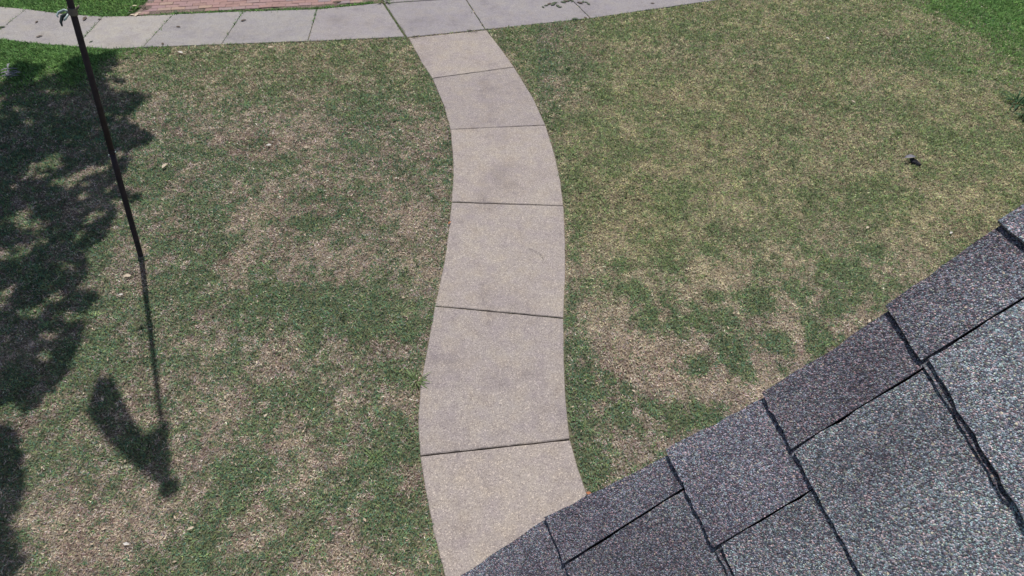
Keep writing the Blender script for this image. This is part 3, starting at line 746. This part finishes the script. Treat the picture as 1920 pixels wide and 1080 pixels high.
# leaves dropped on the sidewalk right of the path junction
for (px, py, ln) in [(1018, 15, .07), (1024, 12, .08), (1030, 9, .09), (1037, 10, .12), (1040, 7, .10), (1046, 13, .10), (1050, 15, .08), (1056, 6, .10), (1061, 4, .10), (1066, 3, .11), (1070, 2, .09), (1073, 4, .08), (1087, 7, .11), (1093, 5, .08), (1099, 6, .07), (1103, 9, .08)]:
    put_leaf(px, py, ln, random.choice([M_dleaf, M_dleaf, M_dleaf2]), 'dull green leaf dropped in the long drift on the sidewalk', 'leaves in the drift on the sidewalk')
for (px, py, ln) in [(247, 16, .08), (254, 13, .09), (246, 22, .07), (266, 14, .10), (271, 16, .12), (275, 20, .08), (262, 26, .07), (250, 30, .09), (257, 30, .10), (243, 26, .06), (236, 12, .05)]:
    put_leaf(px, py, ln, random.choice([M_dleaf, M_dleaf2, M_pale]), 'small leaf caught at the corner of verge and brick apron', 'leaves at the verge corner')
for (px, py, ln, lb) in [(160, 37, .13, 'dark crumpled leaf on the sidewalk just right of the flagpole'), (331, 24, .10, 'long brown leaf where brick apron meets sidewalk'), (335, 52, .07, 'small brown leaf in the middle of the sidewalk'),
                         (4, 53, .10, 'dark leaf on the sidewalk at the left edge'), (305, 3, .08, 'dark leaf on the brick apron, left part'), (632, 6, .14, 'dark leaf clump on the brick apron, right part'),
                         (75, 70, .09, 'thin dark leaf on the sidewalk near its lawn edge'), (70, 43, .07, 'faint brown leaf in the middle of the sidewalk, left of the pole'), (457, 40, .09, 'flat grey leaf beside a sidewalk joint'),
                         (188, 38, .06, 'dark leaf stuck in the joint right of the flagpole'), (306, 84, .07, 'dark leaf at the lawn edge of the sidewalk'), (172, 80, .06, 'brown leaf on the sidewalk right of the pole near the lawn'),
                         (1078, 37, .11, 'dark leaf on the lawn edge of the right sidewalk'), (1098, 35, .07, 'small leaf by the right sidewalk joint'), (1223, 8, .07, 'small dark leaf on the far right sidewalk')]:
    put_leaf(px, py, ln, random.choice([M_dleaf2, M_dleaf2, M_dleaf]), lb)
# pale leaves in the lawn
for (px, py, ln, mt, lb) in [(241, 521, .075, M_pale, 'pale tan leaf on the lawn left of the flagpole base'), (229, 556, .045, M_white, 'small white leaf on the lawn below the pale tan one'), (505, 276, .07, M_white, 'bleached leaf in the upper left lawn'),
                             (575, 280, .06, M_pale, 'tan leaf right of the bleached one in the lawn'), (310, 315, .08, M_pale, 'thin straw coloured leaf right of the flagpole'), (843, 421, .045, M_orange, 'orange brown leaf on the left edge of the path'),
                             (1104, 928, .05, M_orange, 'rusty orange leaf where path, lawn and roof meet'), (360, 993, .045, M_pale, 'pale leaf lying in the lower left lawn'), (240, 1022, .045, M_white, 'whitish leaf near the bottom left'),
                             (500, 782, .035, M_pale, 'tiny pinkish leaf in the lawn left of the path'), (1187, 736, .035, M_pale, 'tiny straw leaf in the lawn right of the path'), (1780, 440, .05, M_white, 'bleached leaf in the lawn near the roof top corner'),
                             (1624, 430, .05, M_pale, 'small straw leaf in the lawn above the roof'), (1627, 605, .05, M_pale, 'small yellow leaf just above the roof edge'), (1550, 75, .07, M_white, 'pale leaf in the far upper lawn'),
                             (340, 102, .09, M_white, 'light leaf on the lawn just below the sidewalk'), (508, 92, .08, M_pale, 'yellowish leaf on the lawn near the sidewalk, middle'), (1598, 194, .06, M_pale, 'straw leaf in the upper right lawn')]:
    put_leaf(px, py, ln, mt, lb, z=.026 if 'path' not in lb or 'lawn' in lb else .024, curl=.18)
# twigs on the seam between path and sidewalk, and on the path
def twig(px, py, segs, label, r_=.0035, mat=M_twig, name='twig', cat='twig'):
    bm = []; vs, fs = [], []
    for s_ in segs:
        v2, f2 = tube([G(*p, .026 + random.uniform(0, .008)) for p in s_], [r_ * (1 - .4 * i / len(s_)) for i in range(len(s_))], 6)
        k0 = len(vs); vs += v2; fs += [tuple(i + k0 for i in f_) for f_ in f2]
    o = obj(name, mesh(name, vs, fs, True), mat); tag(o, label, cat); return o
twig(780, 68, [[(772, 70), (779, 68), (787, 66)], [(779, 69), (776, 66)], [(781, 68), (784, 70)], [(774, 68), (777, 70)]], 'small dark forked twig on the left end of the path seam', .004)
twig(885, 57, [[(876, 56), (885, 58), (895, 59)], [(885, 58), (881, 55)], [(889, 59), (894, 57)], [(880, 57), (878, 60)]], 'small dark forked twig on the right end of the path seam', .004)
twig(1000, 470, [[(991, 465), (1000, 469), (1012, 474)], [(1012, 475), (1017, 481), (1019, 487)]], 'hair thin dark twig lying on the middle path slab', .0016)
# grey curled leaf and earth clod in the right lawn
put_leaf(1702, 302, .14, M_greyleaf, 'grey curled leaf beside the dark clod in the right lawn', wd=.4, curl=.3, z=.045, rz=.1)
bm = bmesh.new(); bmesh.ops.create_icosphere(bm, subdivisions=2, radius=.055)
for v in bm.verts:
    v.co = Vector((v.co.x * .75, v.co.y * 1.25, v.co.z * .6)) * random.uniform(.55, 1.3)
o = obj('earth_clod', bm_mesh('clod', bm, False), M_clod); g_ = G(1714, 307); o.location = (g_.x, g_.y, .02); o.rotation_euler = (0, 0, .5)
tag(o, 'dark lump of earth in the upper right lawn', 'clod')
# plants made of blades and leaves
def tuft(px, py, n_, ln, mat, name, label, cat, spread=.06, wd=.008, up_=.8, z=0):
    g_ = G(px, py); q_ = random.Random(int(px + py)); vs, fs = [], []
    for _ in range(n_):
        a = q_.uniform(0, 6.283); r_ = spread * q_.random(); b0 = Vector((g_.x + math.cos(a) * r_, g_.y + math.sin(a) * r_, z))
        d_ = Vector((math.cos(a + q_.gauss(0, .6)), math.sin(a + q_.gauss(0, .6)), 0)); L_ = ln * q_.uniform(.5, 1.1); s_ = Vector((-d_.y, d_.x, 0)) * wd * q_.uniform(.6, 1.2)
        k0 = len(vs); e = q_.uniform(.3, 1.) * up_
        p1 = b0 + d_ * L_ * .3 + Vector((0, 0, L_ * .5 * e)); p2 = b0 + d_ * L_ * .7 + Vector((0, 0, L_ * .6 * e)); p3 = b0 + d_ * L_ + Vector((0, 0, L_ * .35 * e))
        vs += [b0 - s_ * .4, b0 + s_ * .4, p1 - s_ * .5, p1 + s_ * .5, p2 - s_ * .4, p2 + s_ * .4, p3]
        fs += [(k0, k0 + 1, k0 + 3, k0 + 2), (k0 + 2, k0 + 3, k0 + 5, k0 + 4), (k0 + 4, k0 + 5, k0 + 6)]
    o = obj(name, mesh(name, vs, fs), mat); tag(o, label, cat); return o
M_tg = simple('mid green grass tuft', (.115, .17, .06), .6, 0, .4, 60)
M_tl = simple('pale green grass tuft', (.20, .24, .11), .6, 0, .3, 60)
tuft(779, 716, 42, .12, M_tg, 'grass_tuft', 'green grass tuft leaning over the left edge of the path', 'grass tuft', .05, .007)
tuft(703, 860, 34, .10, M_tg, 'grass_tuft', 'star shaped green grass tuft in the lawn left of the path', 'grass tuft', .03, .007, .5)
tuft(754, 585, 30, .09, M_tl, 'grass_tuft', 'pale green grass tuft left of the middle of the path', 'grass tuft', .04, .006, .6)
tuft(722, 3, 46, .13, M_tg, 'grass_tuft', 'pale weed tuft at the corner of brick apron and sidewalk', 'grass tuft', .08, .010, .9)
tuft(1908, 196, 46, .20, M_weed, 'weed_plant', 'dark green weed in the lawn at the right edge', 'weed', .10, .020, 1.)
tuft(1918, 222, 26, .16, M_weed, 'weed_plant', 'smaller dark weed just below the one at the right edge', 'weed', .08, .018, 1.)
tuft(1098, 800, 24, .07, M_tl, 'grass_tuft', 'small pale grass tuft by the right edge of the path', 'grass tuft', .03, .005, .5)
# heap of dry narrow leaves in the tree's shade
hp = [(20, 128, 1.9), (27, 135, .3), (31, 140, .35), (34, 143, .7), (24, 147, .8), (30, 149, .7), (14, 136, .7), (13, 142, .4), (14, 148, .3), (20, 139, 2.2), (22, 144, .5), (18, 145, 2.4)]
for (px, py, rz) in hp:
    put_leaf(px, py, .12, M_greyleaf, 'narrow grey dry leaf in the small heap in the tree shade', 'dry leaves heaped in the shade at the left', wd=.22, curl=.25, z=.035, rz=rz)
# fine leaf litter lying in the lawn
vs, fs = [], []
for i in range(420):
    px, py = random.uniform(0, 1900), random.uniform(90, 1070)
    g_ = G(px, py)
    if not edge_dist_ok(np.array([[g_.x, g_.y]]), paved, .03)[0]: continue
    z_ = .018; a = random.uniform(0, 6.28); l_ = random.uniform(.008, .019); w_ = l_ * random.uniform(.25, .5); k0 = len(vs)
    d_ = Vector((math.cos(a), math.sin(a), random.uniform(-.3, .3))); p_ = Vector((-d_.y, d_.x, random.uniform(-.3, .3))); c_ = Vector((g_.x, g_.y, z_))
    vs += [c_ - d_ * l_, c_ + p_ * w_, c_ + d_ * l_, c_ - p_ * w_ + Vector((0, 0, .004))]; fs.append((k0, k0 + 1, k0 + 2, k0 + 3))
o = obj('leaf_litter', mesh('leaf_litter', vs, fs), simple('tan leaf litter', (.46, .37, .27), .8, 0, .5, 5)); tag(o, 'tiny tan bits of leaf litter strewn through the lawn', 'litter', kind='stuff')
# moss growing in the wide joint between sidewalk slabs
m_p, m_q = G(719.5, 8, .006), G(761.5, 71, .006); vs, fs, cs = [], [], []
for i in range(900):
    t = random.random(); p = m_p.lerp(m_q, t) + Vector((random.gauss(0, .007), random.gauss(0, .005), random.uniform(0, .010)))
    a = random.uniform(0, 6.28); s_ = random.uniform(.006, .013); k0 = len(vs)
    vs += [p, p + Vector((math.cos(a) * s_, math.sin(a) * s_, random.uniform(0, s_))), p + Vector((math.cos(a + .7) * s_, math.sin(a + .7) * s_, random.uniform(0, .6 * s_)))]; fs.append((k0, k0 + 1, k0 + 2))
o = obj('moss', mesh('moss', vs, fs), M_tg); tag(o, 'mossy green growth filling the wide sidewalk joint', 'moss', kind='stuff')
